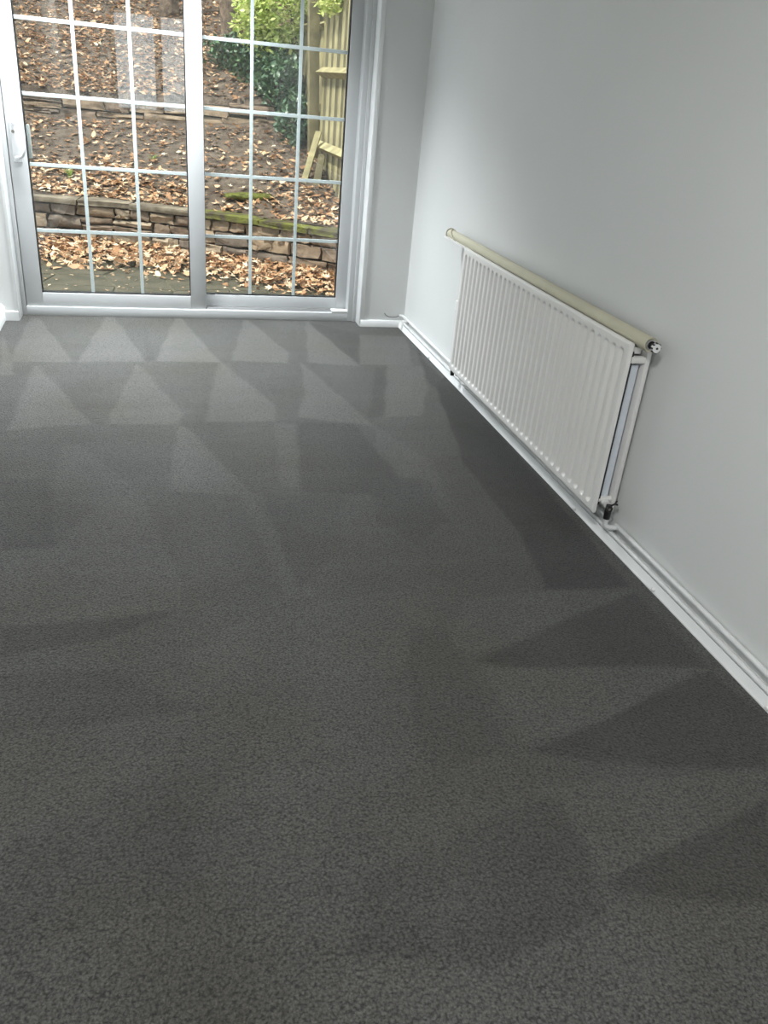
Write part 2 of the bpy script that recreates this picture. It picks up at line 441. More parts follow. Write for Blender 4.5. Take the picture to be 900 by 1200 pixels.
# rear wall with the window that the door glass mirrors
WX0, WX1, WZ0, WZ1 = -0.42, 0.75, 0.80, 1.95
w = MB()
w.box(XL, WX0, YB-0.25, YB, -0.15, ZC).box(WX1, XR, YB-0.25, YB, -0.15, ZC).box(WX0, WX1, YB-0.25, YB, -0.15, WZ0).box(WX0, WX1, YB-0.25, YB, WZ1, ZC)
struct(w.build('wall_back', M['wall'], None, False), 'white wall behind the camera with a casement window')
struct(MB().box(XL-0.25, XR+0.25, YB-0.25, 5.28, ZC, ZC+0.15).build('ceiling', M['ceiling'], None, False), 'plain white ceiling of the room')

win = empty('window_1', ((WX0+WX1)/2, YB-0.12, WZ0)); struct(win, 'white casement window behind the camera')
def child(mb, name, m, parent, sm=True):
    me = mb.mesh(name, sm)
    me.transform(Matrix.Translation(-parent.location))
    return put(name, me, m, parent)
fw = MB(); t = 0.055
fw.box(WX0, WX0+t, YB-0.16, YB-0.09, WZ0, WZ1).box(WX1-t, WX1, YB-0.16, YB-0.09, WZ0, WZ1)
fw.box(WX0+t, WX1-t, YB-0.16, YB-0.09, WZ0, WZ0+t).box(WX0+t, WX1-t, YB-0.16, YB-0.09, WZ1-t, WZ1)
fw.box(0.10, 0.19, YB-0.16, YB-0.09, WZ0+t, WZ1-t)
child(fw, 'window_frame', M['upvc'], win, False)
for a, b in ((WX0+t, 0.10), (0.19, WX1-t)):
    child(MB().box(a, b, YB-0.135, YB-0.115, WZ0+t, WZ1-t), 'pane', M['glass'], win, False)
child(MB().box(WX0-0.04, WX1+0.04, YB-0.16, YB+0.06, WZ0-0.03, WZ0, 0.006), 'window_sill', M['gloss'], win)

added_win = empty('added_window_2', (XL-0.12, (VY0+VY1)/2, VZ0)); struct(added_win, 'added white casement window, unseen, for extra light from the left wall')  # added out of view to brighten the radiator side
fw = MB()
fw.box(XL-0.16, XL-0.09, VY0, VY0+t, VZ0, VZ1).box(XL-0.16, XL-0.09, VY1-t, VY1, VZ0, VZ1)
fw.box(XL-0.16, XL-0.09, VY0+t, VY1-t, VZ0, VZ0+t).box(XL-0.16, XL-0.09, VY0+t, VY1-t, VZ1-t, VZ1)
fw.box(XL-0.16, XL-0.09, -0.69, -0.61, VZ0+t, VZ1-t)
child(fw, 'window_frame', M['upvc'], added_win, False)
for a, b in ((VY0+t, -0.69), (-0.61, VY1-t)):
    child(MB().box(XL-0.135, XL-0.115, a, b, VZ0+t, VZ1-t), 'pane', M['glass'], added_win, False)
child(MB().box(XL-0.16, XL+0.06, VY0-0.04, VY1+0.04, VZ0-0.03, VZ0, 0.006), 'window_sill', M['gloss'], added_win)

# skirtings
bb = MB()
bb.prism_y([(1.497, 0.0), (1.4965, 0.004), (1.5005, 0.008), (1.503, 0.032), (1.505, 0.0345), (XR, 0.0345), (XR, 0.0)], YB, YP-0.016)
skr = bb.build('baseboard_right', M['gloss'], None); struct(skr, 'low white gloss skirting running under the radiator and pipes')
for y in (1.306, 1.87, 2.43, 4.30):
    child2 = MB().tube([(1.4985, y, 0.011), (1.4925, y, 0.010)], [0.0085, 0.0055], 10)
    child2.build('nail_head', M['whiteplastic'], skr)
bb = MB().prism_x([(YP, 0), (YP-0.016, 0), (YP-0.016, 0.036), (YP-0.011, 0.042), (YP, 0.042)], DX1+0.003, XR)
struct(bb.build('baseboard_window', M['gloss'], None), 'short low white skirting on the pier beside the patio door')
bb = MB()
bb.prism_x([(YP, 0), (YP-0.014, 0), (YP-0.014, 0.05), (YP, 0.055)], XL+0.03, DX0-0.002)
struct(bb.build('baseboard_pier', M['gloss'], None), 'tiny white skirting on the narrow left pier')
bb = MB().prism_y([(XL, 0), (XL+0.03, 0), (XL+0.03, 0.075), (XL+0.02, 0.088), (XL, 0.09)], YB, YP)
struct(bb.build('baseboard_left', M['gloss'], None), 'white skirting along the left wall')
# white gloss linings of the door reveal
tr = MB().box(DX1-0.004, DX1+0.012, YP-0.006, YF+0.01, 0, 2.05, 0.002)
tr.box(DX1-0.004, DX1+0.02, YP-0.007, YP+0.004, 0, 2.05, 0.002)
struct(tr.build('trim_1', M['gloss'], None), 'white gloss lining strip right of the patio door')
tr = MB().box(DX0-0.012, DX0+0.004, YP-0.006, YF+0.01, 0, 2.05, 0.002)
struct(tr.build('trim_2', M['gloss'], None), 'white gloss lining strip left of the patio door')

# ------------------------------------------------------------------ sliding patio door
door = empty('door_1', ((DX0+DX1)/2, YF, 0)); struct(door, 'white sliding patio door with square glazing bars')
fr = MB()
fr.box(DX0+0.004, -0.742, YF, 5.24, 0.0, 2.05, 0.003).box(1.186, DX1-0.004, YF, 5.24, 0.0, 2.05, 0.003)
fr.box(-0.742, 1.186, YF, 5.24, 0.0, 0.052, 0.003).box(-0.742, 1.186, YF, 5.24, 1.985, 2.05, 0.003)
fr.box(1.218, DX1-0.004, YF-0.012, YF+0.01, 0.0, 2.05, 0.003)     # raised outer edge
child(fr, 'outer_frame', M['upvc'], door)
ROWS = [0.131, 0.478, 0.825, 1.172, 1.519, 1.866]
def sash(name, x0, x1, gx0, gx1, y0, y1, label, zb, zt):
    s = MB(); b = 0.004; gy = (y0+y1)/2
    s.box(x0, gx0, y0, y1, zb, zt, b).box(gx1, x1, y0, y1, zb, zt, b)
    s.box(gx0, gx1, y0, y1, zb, ROWS[0], b).box(gx0, gx1, y0, y1, ROWS[-1], zt, b)
    o = child(s, name, M['upvc'], door); o['label'] = label
    def sub_(mb, nm, m, sm=False):
        me = mb.mesh(nm, sm); me.transform(Matrix.Translation(-door.location))
        return put(nm, me, m, o)
    # black rubber seal round the glass
    g = MB(); e = 0.005
    g.box(gx0, gx0+e, y0+0.006, y1-0.004, ROWS[0], ROWS[-1]).box(gx1-e, gx1, y0+0.006, y1-0.004, ROWS[0], ROWS[-1])
    g.box(gx0+e, gx1-e, y0+0.006, y1-0.004, ROWS[0], ROWS[0]+e).box(gx0+e, gx1-e, y0+0.006, y1-0.004, ROWS[-1]-e, ROWS[-1])
    sub_(g, 'glazing_seal', M['gasket'])
    sub_(MB().box(gx0+e, gx1-e, gy-0.011, gy-0.007, ROWS[0]+e, ROWS[-1]-e), 'pane', M['glass'])
    sub_(MB().box(gx0+e, gx1-e, gy+0.007, gy+0.011, ROWS[0]+e, ROWS[-1]-e), 'pane', M['glass'])
    for z in ROWS[1:-1]:
        sub_(MB().box(gx0+e, gx1-e, gy-0.0045, gy+0.0045, z-0.0095, z+0.0095, 0.002), 'glazing_bar', M['bar'])
    for k in (1, 2):
        x = gx0 + (gx1-gx0)*k/3
        sub_(MB().box(x-0.0095, x+0.0095, gy-0.0047, gy+0.0047, ROWS[0]+e, ROWS[-1]-e, 0.002), 'glazing_bar', M['bar'])
    return o, sub_
s1, sub1 = sash('sliding_sash', -0.738, 0.293, -0.648, 0.201, 5.112, 5.158, 'white inner sliding sash of the patio door', 0.047, 1.99)
s2, sub2 = sash('fixed_sash', 0.215, 1.195, 0.293, 1.117, 5.170, 5.214, 'white outer fixed sash of the patio door', 0.060, 1.985)
# sliding door handle with its lock plate
h = MB()
h.box(-0.718, -0.672, 5.104, 5.113, 0.835, 1.045, 0.004)
sub1(h, 'handle_plate', M['handle'], True)
hp = [(-0.704, 5.108, 0.855), (-0.69, 5.085, 0.858), (-0.668, 5.074, 0.868), (-0.652, 5.07, 0.9), (-0.650, 5.07, 0.985), (-0.668, 5.074, 1.018), (-0.69, 5.085, 1.026), (-0.704, 5.108, 1.03)]
sub1(MB().tube(hp, 0.0085, 10), 'handle', M['handle'], True)
sub1(MB().tube([(-0.705, 5.106, 0.985), (-0.705, 5.098, 0.985)], [0.009, 0.008], 12), 'lock_cylinder', M['brass'], True)
# outside pull that shows through the glass edge
sub1(MB().box(-0.645, -0.628, 5.160, 5.195, 0.85, 1.02, 0.006), 'outside_pull', M['whiteplastic'], True)
# track end block on the sill
child(MB().box(1.082, 1.188, YF-0.001, YF+0.06, 0.052, 0.066, 0.003), 'track_block', M['whiteplastic'], door)
child(MB().box(0.30, 1.184, 5.118, 5.124, 0.050, 0.064).box(0.30, 1.184, 5.140, 5.146, 0.050, 0.064), 'sliding_track', M['alu'], door, False)

# ------------------------------------------------------------------ radiator
rad = empty('panel_radiator', (1.47, 2.99, 0.117))
tag(rad, 'white ribbed double panel radiator hung on the right wall', 'radiator')
RX, RY0, RY1, RZ0, RZ1 = 1.4276, 2.203, 3.775, 0.117, 0.7186
def rad_panel():
    ys = np.unique(np.concatenate([[RY0, RY0+0.004, RY0+0.010], np.arange(RY0+0.02, RY1-0.015, 0.0045), [RY1-0.010, RY1-0.004, RY1]]))
    zc = np.concatenate([[RZ0, RZ0+0.004, RZ0+0.010, RZ0+0.018], np.arange(RZ0+0.022, RZ0+0.052, 0.0028), np.linspace(RZ0+0.056, RZ1-0.058, 7),
                         np.arange(RZ1-0.054, RZ1-0.024, 0.0028), [RZ1-0.018, RZ1-0.010, RZ1-0.004, RZ1]])
    Y, Z = np.meshgrid(ys, zc)
    cz0, cz1 = RZ0+0.038, RZ1-0.040
    k = np.clip(np.round((Y-2.249)/0.0495), 0, 30); cy = 2.249+k*0.0495
    dz = np.where(Z > cz1, Z-cz1, np.where(Z < cz0, cz0-Z, 0))
    d = np.hypot(Y-cy, dz)
    s = np.clip((d-0.004)/(0.0155-0.004), 0, 1); s = s*s*(3-2*s)
    dep = 0.0135*(1-s)
    edge = np.minimum(np.minimum(Y-RY0, RY1-Y), np.minimum(Z-RZ0, RZ1-Z))
    lip = np.clip(1-edge/0.005, 0, 1)**2*0.0035
    X = RX + dep + lip
    ny, nx = Y.shape
    v = np.stack([X, Y, Z], -1).reshape(-1, 3)
    i = np.arange(ny*nx).reshape(ny, nx)
    f = np.stack([i[:-1, :-1], i[1:, :-1], i[1:, 1:], i[:-1, 1:]], -1).reshape(-1, 4).tolist()
    # rim back to the rear of the panel
    bx = RX+0.0140
    per = list(i[0, :]) + list(i[1:, -1]) + list(i[-1, -2::-1]) + list(i[-2:0:-1, 0])
    n0 = len(v)
    vb = v[per].copy(); vb[:, 0] = bx
    v = np.concatenate([v, vb])
    n = len(per)
    for a in range(n):
        b = (a+1) % n
        f.append([per[a], per[b], n0+b, n0+a])
    f.append([n0+a for a in range(n)][::-1])
    me = pydata('front_panel', v, f)
    bm = bmesh.new(); bm.from_mesh(me); bmesh.ops.recalc_face_normals(bm, faces=bm.faces[:]); bm.to_mesh(me); bm.free()
    smooth(me, 50)
    me.transform(Matrix.Translation(-rad.location))
    return put('front_panel', me, M['rad'], rad)
rad_panel()
child(MB().box(1.4420, 1.4515, RY0+0.006, RY1-0.012, RZ0+0.03, RZ1-0.03), 'gap_shade_plate', M['dark'], rad, False)  # dark plate stands in for the shade inside the open gap
child(MB().box(1.495, 1.511, RY0, RY1, RZ0, RZ1-0.004, 0.003), 'back_panel', M['rad'], rad)
child(MB().box(1.512, 1.516, RY0+0.006, RY1-0.006, RZ0+0.006, RZ1-0.01, 0.001), 'rear_plate', M['rad'], rad)
# folded convector fins between the panels: the end fold shows
cv = MB()
prof = []
ysq = np.arange(RY0+0.018, RY1-0.03, 0.025)
for j, y in enumerate(ysq):
    cv.box(1.455, 1.487, y, y+0.0015, RZ0+0.055, RZ1-0.075)
    cv.box(*((1.455, 1.4565) if j % 2 else (1.4855, 1.487)), y, y+0.025, RZ0+0.055, RZ1-0.075)
child(cv, 'convector_fins', M['radin'], rad, False)
for y in (RY0+0.001, RY1-0.019):
    child(MB().box(1.446, 1.497, y, y+0.018, RZ1-0.066, RZ1-0.044, 0.004), 'header_pipe', M['rad'], rad)
    child(MB().box(1.455, 1.485, y+0.020, y+0.05, RZ1-0.040, RZ1-0.018, 0.003), 'top_lug', M['rad'], rad)
    child(MB().tube([(1.447, y+0.014, RZ0+0.045), (1.47, y+0.014, RZ0+0.045), (1.497, y+0.014, RZ0+0.045)], 0.011, 14), 'foot_pipe', M['rad'], rad)
# near end valve
va = child(MB().tube([(1.472, RY0+0.018, RZ0+0.036), (1.472, RY0-0.012, RZ0+0.036)], [0.012, 0.0125], 16), 'valve_tail', M['whiteplastic'], rad)
def subof(parent_obj, mb, nm, m):
    me = mb.mesh(nm, True); me.transform(Matrix.Translation(-rad.location)); return put(nm, me, m, parent_obj)
vb = child(MB().tube([(1.474, RY0-0.024, RZ0-0.012), (1.474, RY0-0.024, RZ0+0.012), (1.474, RY0-0.024, RZ0+0.040)], [0.0115, 0.0125, 0.0105], 16), 'valve_body', M['black'], rad)
subof(vb, MB().ring((1.470, RY0-0.030, RZ0+0.030), (0, -1, 0), 0.005, 0.0115, 0.008), 'valve_nut', M['black'])
subof(vb, MB().tube([(1.470, RY0-0.028, RZ0+0.030), (1.470, RY0-0.036, RZ0+0.030)], 0.005, 12), 'spindle', M['brass'])
subof(vb, MB().tube([(1.478, RY0-0.026, RZ0+0.038), (1.492, RY0-0.028, RZ0+0.046), (1.497, RY0-0.028, RZ0+0.058)], 0.0035, 8).tube([(1.492, RY0-0.028, RZ0+0.046), (1.502, RY0-0.028, RZ0+0.042)], 0.0035, 8), 'lever', M['black'])
child(MB().tube([(1.474, RY0-0.024, RZ0-0.010), (1.474, RY0-0.024, RZ0-0.032), (1.477, RY0-0.027, RZ0-0.040), (1.488, RY0-0.032, RZ0-0.044), (1.512, RY0-0.036, RZ0-0.044)], 0.0095, 14), 'pipe_elbow', M['pipe'], rad)
# far end fittings
va = child(MB().tube([(1.465, RY1-0.01, RZ0+0.03), (1.465, RY1+0.03, RZ0+0.03), (1.468, RY1+0.035, RZ0-0.01), (1.49, RY1+0.035, RZ0-0.045), (1.512, RY1+0.035, RZ0-0.045)], 0.009, 12), 'valve_tail', M['pipe'], rad)
vb2 = child(MB().tube([(1.462, RY1+0.032, RZ0-0.045), (1.462, RY1+0.032, RZ0-0.012)], [0.010, 0.012], 14), 'valve_body', M['black'], rad)
child(MB().box(1.455, 1.515, RY1+0.06, RY1+0.10, 0.395, 0.445, 0.004).tube([(1.485, RY1+0.06, 0.42), (1.485, RY1-0.005, 0.42)], 0.008, 10), 'side_bracket', M['whiteplastic'], rad)

# ------------------------------------------------------------------ heating pipes along the wall
def pipe(name, pts, r, label):
    o = MB().tube(pts, r, 14).build(name, M['pipe'], None, True, origin=(pts[0][0], (pts[0][1]+pts[-1][1])/2, pts[0][2]))
    return tag(o, label, 'pipe')
PU, PL = (1.520, 0.0745), (1.5085, 0.0445)
pu = pipe('heating_pipe', [(PU[0], YB+0.01, PU[1]), (PU[0], 1.2, PU[1]+0.0005), (PU[0], RY0-0.02, PU[1])], 0.0085, 'white painted pipe by the wall nearest the camera, upper of two')
pl = pipe('heating_pipe', [(PL[0], YB+0.01, PL[1]), (PL[0], 2.4, PL[1]), (PL[0], YP-0.10, PL[1]), (PL[0]+0.006, YP-0.075, PL[1]-0.004), (PL[0]+0.016, YP-0.06, PL[1]-0.004)], 0.0085, 'long white painted pipe lying on top of the skirting, lower of two')
pf = pipe('heating_pipe', [(PU[0], RY0+0.02, PU[1]), (PU[0], 4.0, PU[1]), (PU[0], YP-0.05, PU[1]+0.002), (PU[0]-0.005, YP-0.022, PU[1]+0.002), (PU[0]-0.022, YP-0.012, PU[1]+0.0)], 0.0085, 'white painted pipe between the radiator and the corner by the patio door')
c = MB().box(1.500, 1.534, YP-0.10, YP-0.06, 0.036, 0.060, 0.004).box(1.497, 1.515, YP-0.095, YP-0.07, 0.0, 0.04, 0.005)
tag(c.build('pipe_clip', M['whiteplastic'], None, True, origin=(1.515, YP-0.08, 0.0)), 'white pipe clip in the room corner by the patio door', 'clip')
wr = MB().tube([(1.40, YP-0.003, 0.088), (1.412, YP-0.006, 0.074), (1.43, YP-0.008, 0.066), (1.455, YP-0.008, 0.063), (1.48, YP-0.01, 0.066), (1.512, YP-0.014, 0.083)], 0.0022, 8)
tag(wr.build('wire', M['wire'], None, True, origin=(1.45, YP-0.006, 0.063)), 'thin dark wire end poking from the pier above its skirting', 'wire')

# ------------------------------------------------------------------ rolled-up roller blind lying on the radiator
bl = empty('roller_blind', (1.478, 3.13, RZ1))
tag(bl, 'rolled up cream roller blind lying along the top of the radiator', 'blind')
BX, BZ, BR = 1.4680, RZ1+0.0100, 0.0240
def roll():
    bm = bmesh.new(); n = 40; rings = []
    ys = [2.1550, 2.1555, 2.6, 3.1, 3.6, 4.0600, 4.1080, 4.1100]
    for y in ys:
        ring = []
        for k in range(n):
            a = 2*math.pi*k/n
            r = BR - 0.0012*(k/n) - 0.0005*math.sin(y*3.1)
            if y in (2.1550, 4.1100): r -= 0.001
            ring.append(bm.verts.new((BX+r*math.cos(a-2.0), y, BZ+r*math.sin(a-2.0))))
        rings.append(ring)
    for a, b in zip(rings, rings[1:]):
        for k in range(n): bm.faces.new((a[k], a[(k+1) % n], b[(k+1) % n], b[k]))
    # spiral edge at the near end: set-back annulus
    r_in = 0.0165
    inn = [bm.verts.new((BX+r_in*math.cos(2*math.pi*k/n-2.0), 2.1580, BZ+r_in*math.sin(2*math.pi*k/n-2.0))) for k in range(n)]
    for k in range(n): bm.faces.new((rings[0][(k+1) % n], rings[0][k], inn[k], inn[(k+1) % n]))
    bm.faces.new(rings[-1])
    m = MB(); m.bm.free(); m.bm = bm
    return child(m, 'fabric_roll', M['blind'], bl)
roll()
tu = child(MB().ring((BX, 2.2370, BZ), (0, -1, 0), 0.0130, 0.0160, 0.084, 28), 'tube', M['alu'], bl)
child(MB().tube([(BX, 2.1870, BZ), (BX, 2.1530, BZ)], 0.0122, 24), 'tube_core', M['black'], bl)
ec = MB().tube([(BX, 2.1620, BZ), (BX, 2.1350, BZ)], [0.0075, 0.0075], 16)
cog = child(MB().tube([(BX+0.004, 2.1400, BZ-0.003), (BX+0.004, 2.1270, BZ-0.003)], 0.0138, 24), 'end_cog', M['whiteplastic'], bl)
child(ec, 'end_plug', M['black'], bl)
tt = MB()
for k in range(8):
    a = 2*math.pi*k/8
    tt.box(BX+0.004+0.0145*math.cos(a)-0.002, BX+0.004+0.0145*math.cos(a)+0.002, 2.1280, 2.1380, BZ-0.003+0.0145*math.sin(a)-0.002, BZ-0.003+0.0145*math.sin(a)+0.002)
tt.tube([(BX+0.004, 2.1275, BZ-0.003), (BX+0.004, 2.1250, BZ-0.003)], 0.0035, 10)
me_ = tt.mesh('cog_teeth'); me_.transform(Matrix.Translation(-bl.location)); put('cog_teeth', me_, M['dark'], cog)
# flat bottom bar of the blind, poking out past the far end of the radiator
child(MB().box(1.4425, 1.466, 3.70, 4.125, RZ1-0.013, RZ1-0.002, 0.002), 'bottom_bar', M['whiteplastic'], bl)
# bead chain wound round the far end
def chain(y0, tilt, turns, dy, ph):
    pts = []
    for i in range(int(28*turns)+1):
        a = ph + 2*math.pi*i/28
        pts.append((BX+(BR+0.0015)*math.cos(a), y0+tilt*math.sin(a)+dy*i/28, BZ+(BR+0.0015)*math.sin(a)))
    return pts
cm = MB()
cm.tube(chain(4.095, 0.006, 1.0, 0.0, 0.0), 0.0024, 6).tube(chain(3.98, 0.08, 0.75, 0.03, 1.2), 0.0024, 6)
child(cm, 'bead_chain', M['chain'], bl)

# ------------------------------------------------------------------ added fill lamps (above and behind the view)
def fill_batten(loc, label, power, tiltdir):  # added fill fixture, stands in for daylight spilling from the door
    b = empty('fill_batten_light', loc); tag(b, label, 'fill lamp')
    L = 1.0
    put('housing', MB().box(-L/2, L/2, -0.03, 0.03, 0.0, 0.03, 0.004).mesh('housing'), M['whiteplastic'], b)
    prof = [(0.028*math.cos(a), -0.028*math.sin(a)) for a in [math.pi*k/10 for k in range(11)]]
    put('diffuser', MB().prism_x(prof, -L/2+0.01, L/2-0.01).mesh('diffuser'), emis('fill_lamp_diffuser', (0.93, 0.97, 1.0), 4.0), b)
    ld = bpy.data.lights.new('fill_batten_lamp', 'AREA'); ld.shape = 'RECTANGLE'; ld.size = L; ld.size_y = 0.12
    ld.energy = power; ld.color = (0.93, 0.97, 1.0); ld.spread = math.radians(106)
    lo = bpy.data.objects.new('fill_batten_lamp', ld); COL.objects.link(lo); lo.parent = b
    lo.location = (0, -0.035, -0.035)
    lo.rotation_euler = Vector(tiltdir).to_track_quat('-Z', 'Y').to_euler()
    return b
fill_batten((-0.1, 4.80, ZC-0.031), 'added fill light shaped as a slim white strip on the ceiling near the patio door', FILL_BATTEN_W, (0, -0.10, -1))
def fill_ceiling_lamp(loc, label, power):  # added fill fixture, lifts the radiator and the near wall
    b = empty('fill_ceiling_light', loc); tag(b, label, 'fill lamp')
    put('base_plate', MB().tube([(0, 0, 0), (0, 0, -0.02)], 0.15, 32).mesh('base_plate'), M['whiteplastic'], b)
    pr = [(0, 0, -0.02-0.07*math.sin(a)) for a in [math.pi/2*k/8 for k in range(9)]]
    put('glass_shade', MB().tube(pr, [max(0.004, 0.14*math.cos(math.pi/2*k/8)) for k in range(9)], 32).mesh('glass_shade'), emis('fill_opal_shade', (1, 0.97, 0.92), 3.0), b)
    ld = bpy.data.lights.new('fill_ceiling_lamp', 'AREA'); ld.shape = 'DISK'; ld.size = 0.3; ld.energy = power; ld.color = (0.99, 0.985, 0.97)
    lo = bpy.data.objects.new('fill_ceiling_lamp', ld); COL.objects.link(lo); lo.parent = b; lo.location = (0, 0, -0.10)
fill_ceiling_lamp((-0.1, 0.4, ZC), 'added round opal fill light over the carpet', FILL_CEILING_W)

# ================================================================== the garden beyond the glass
PZ = -0.15
WC = [(-4.0, 8.15), (-2.0, 8.0), (-0.95, 7.87), (-0.35, 7.76), (0.3, 7.5), (0.83, 7.2), (1.4, 6.78), (1.95, 6.40), (3.5, 5.9)]
def interp(tab, x):
    if x <= tab[0][0]: return tab[0][1]
    for (a, b), (c_, d) in zip(tab, tab[1:]):
        if x <= c_: return b + (d-b)*(x-a)/(c_-a)
    return tab[-1][1]
def wy(x): return interp(WC, x)
W2 = [(-5, 10.45), (-1.2, 10.25), (0.3, 9.95), (1.3, 9.6), (4, 9.4)]
def w2y(x): return interp(W2, x)
def fbm(x, y, s): return mnoise.noise(Vector((x*s, y*s, 3.7)))
WTOP = 0.31
def gz(x, y):
    d = y - wy(x) - 0.2
    z = WTOP - 0.02 + 0.27*max(d, 0)
    rt = min(max((x-1.15)/0.5, 0), 1)
    z -= 0.14*rt*min(max(d, 0)/0.6, 1)
    up = y - w2y(x)
    if up > 0:
        z2 = WTOP + 0.27*(w2y(x)-wy(x)-0.2) + 0.16
        z = z2 + 0.33*up + (-0.05*max(up-1.5, 0) if x > 0.6 else 0)
    return z + 0.025*fbm(x, y, 2.3) + 0.012*fbm(x, y, 9)

# paving
pat = MB().box(-4, 4, 5.28, 8.6, PZ-0.12, PZ-0.012).build('patio', M['joint'], None, False)
struct(pat, 'dark paved strip outside the patio door')
def slabs():
    r = random.Random(5)
    nx, ny = 12, 6
    gx = lambda i, j: -2.4+i*0.42+(r2[i][j][0])
    r2 = [[(r.uniform(-.13, .13), r.uniform(-.1, .1)) for j in range(ny+1)] for i in range(nx+1)]
    gy = lambda i, j: 5.29+j*0.40+(r2[i][j][1] if j > 0 else 0)
    for i in range(nx):
        for j in range(ny):
            q = [(gx(i, j), gy(i, j)), (gx(i+1, j), gy(i+1, j)), (gx(i+1, j+1), gy(i+1, j+1)), (gx(i, j+1), gy(i, j+1))]
            cx = sum(p[0] for p in q)/4; cy = sum(p[1] for p in q)/4
            if cy > wy(cx)-0.02: continue
            q = [(cx+(x-cx)*0.965, cy+(y-cy)*0.965) for x, y in q]
            dz = r.uniform(-.004, .004)
            bm = bmesh.new()
            lo = [bm.verts.new((x-cx, y-cy, -0.03)) for x, y in q]; hi = [bm.verts.new((x-cx, y-cy, dz)) for x, y in q]
            bm.faces.new(hi); bm.faces.new(lo[::-1])
            for k in range(4): bm.faces.new((lo[k], lo[(k+1) % 4], hi[(k+1) % 4], hi[k]))
            bmesh.ops.bevel(bm, geom=[e for e in bm.edges if e.verts[0].co.z > -0.02 and e.verts[1].co.z > -0.02], offset=0.008, segments=1, affect='EDGES')
            me = bpy.data.meshes.new('paving_slab'); bm.to_mesh(me); bm.free()
            o = put('paving_slab', me, M['slab'], pat); o.location = (cx, cy, PZ)
slabs()

# sloping soil
def ground():
    xs = np.arange(-5.5, 5.51, 0.07); ys = np.concatenate([np.arange(6.0, 11.0, 0.07), np.arange(11.0, 18.0, 0.2)])
    v = []; 
    for y in ys:
        for x in xs:
            yy = max(y, wy(x)+0.14)
            v.append((x, yy, gz(x, yy)))
    nx = len(xs); f = []
    for j in range(len(ys)-1):
        for i in range(nx-1):
            if ys[j+1] < wy(xs[i])+0.10 and ys[j+1] < wy(xs[i+1])+0.10: continue
            a = j*nx+i
            f.append((a, a+1, a+1+nx, a+nx))
    me = pydata('ground', v, f); smooth(me, 180)
    o = put('ground', me, M['soil'])
    struct(o, 'brown soil bank rising behind the stone garden wall')
ground()

# stone walls: every stone a piece of its own
def stone_mesh(r, L, D, H_):
    bm = bmesh.new(); bmesh.ops.create_cube(bm, size=1.0)
    bmesh.ops.subdivide_edges(bm, edges=bm.edges[:], cuts=2, use_grid_fill=True)
    for v in bm.verts:
        c_ = v.co
        n = sum(1 for k in c_ if abs(abs(k)-0.5) < 1e-4)
        s = {1: 1.0, 2: 0.965, 3: 0.91}.get(n, 1)
        c_.x *= L*(1-(1-s)*0.6*min(1, 0.12/L)*1.2); c_.z *= H_*s; c_.y *= D*(1 if n == 1 else 0.9)
        if c_.y < 0:
            c_.y += r.uniform(-.026, .018)
        c_.x += r.uniform(-.010, .010); c_.z += r.uniform(-.008, .007)
    me = bpy.data.meshes.new('stone'); bm.to_mesh(me); bm.free()
    smooth(me, 50)
    return me
def curve_pts(fn, x0, x1, n=200):
    p = [(x0+(x1-x0)*i/n, fn(x0+(x1-x0)*i/n)) for i in range(n+1)]
    s = [0]
    for a, b in zip(p, p[1:]): s.append(s[-1]+math.hypot(b[0]-a[0], b[1]-a[1]))
    def at(d):
        for i in range(n):
            if s[i+1] >= d:
                t = (d-s[i])/(s[i+1]-s[i]); a, b = p[i], p[i+1]
                return a[0]+(b[0]-a[0])*t, a[1]+(b[1]-a[1])*t, math.atan2(b[1]-a[1], b[0]-a[0])
        a, b = p[-2], p[-1]
        return b[0], b[1], math.atan2(b[1]-a[1], b[0]-a[0])
    return at, s[-1]
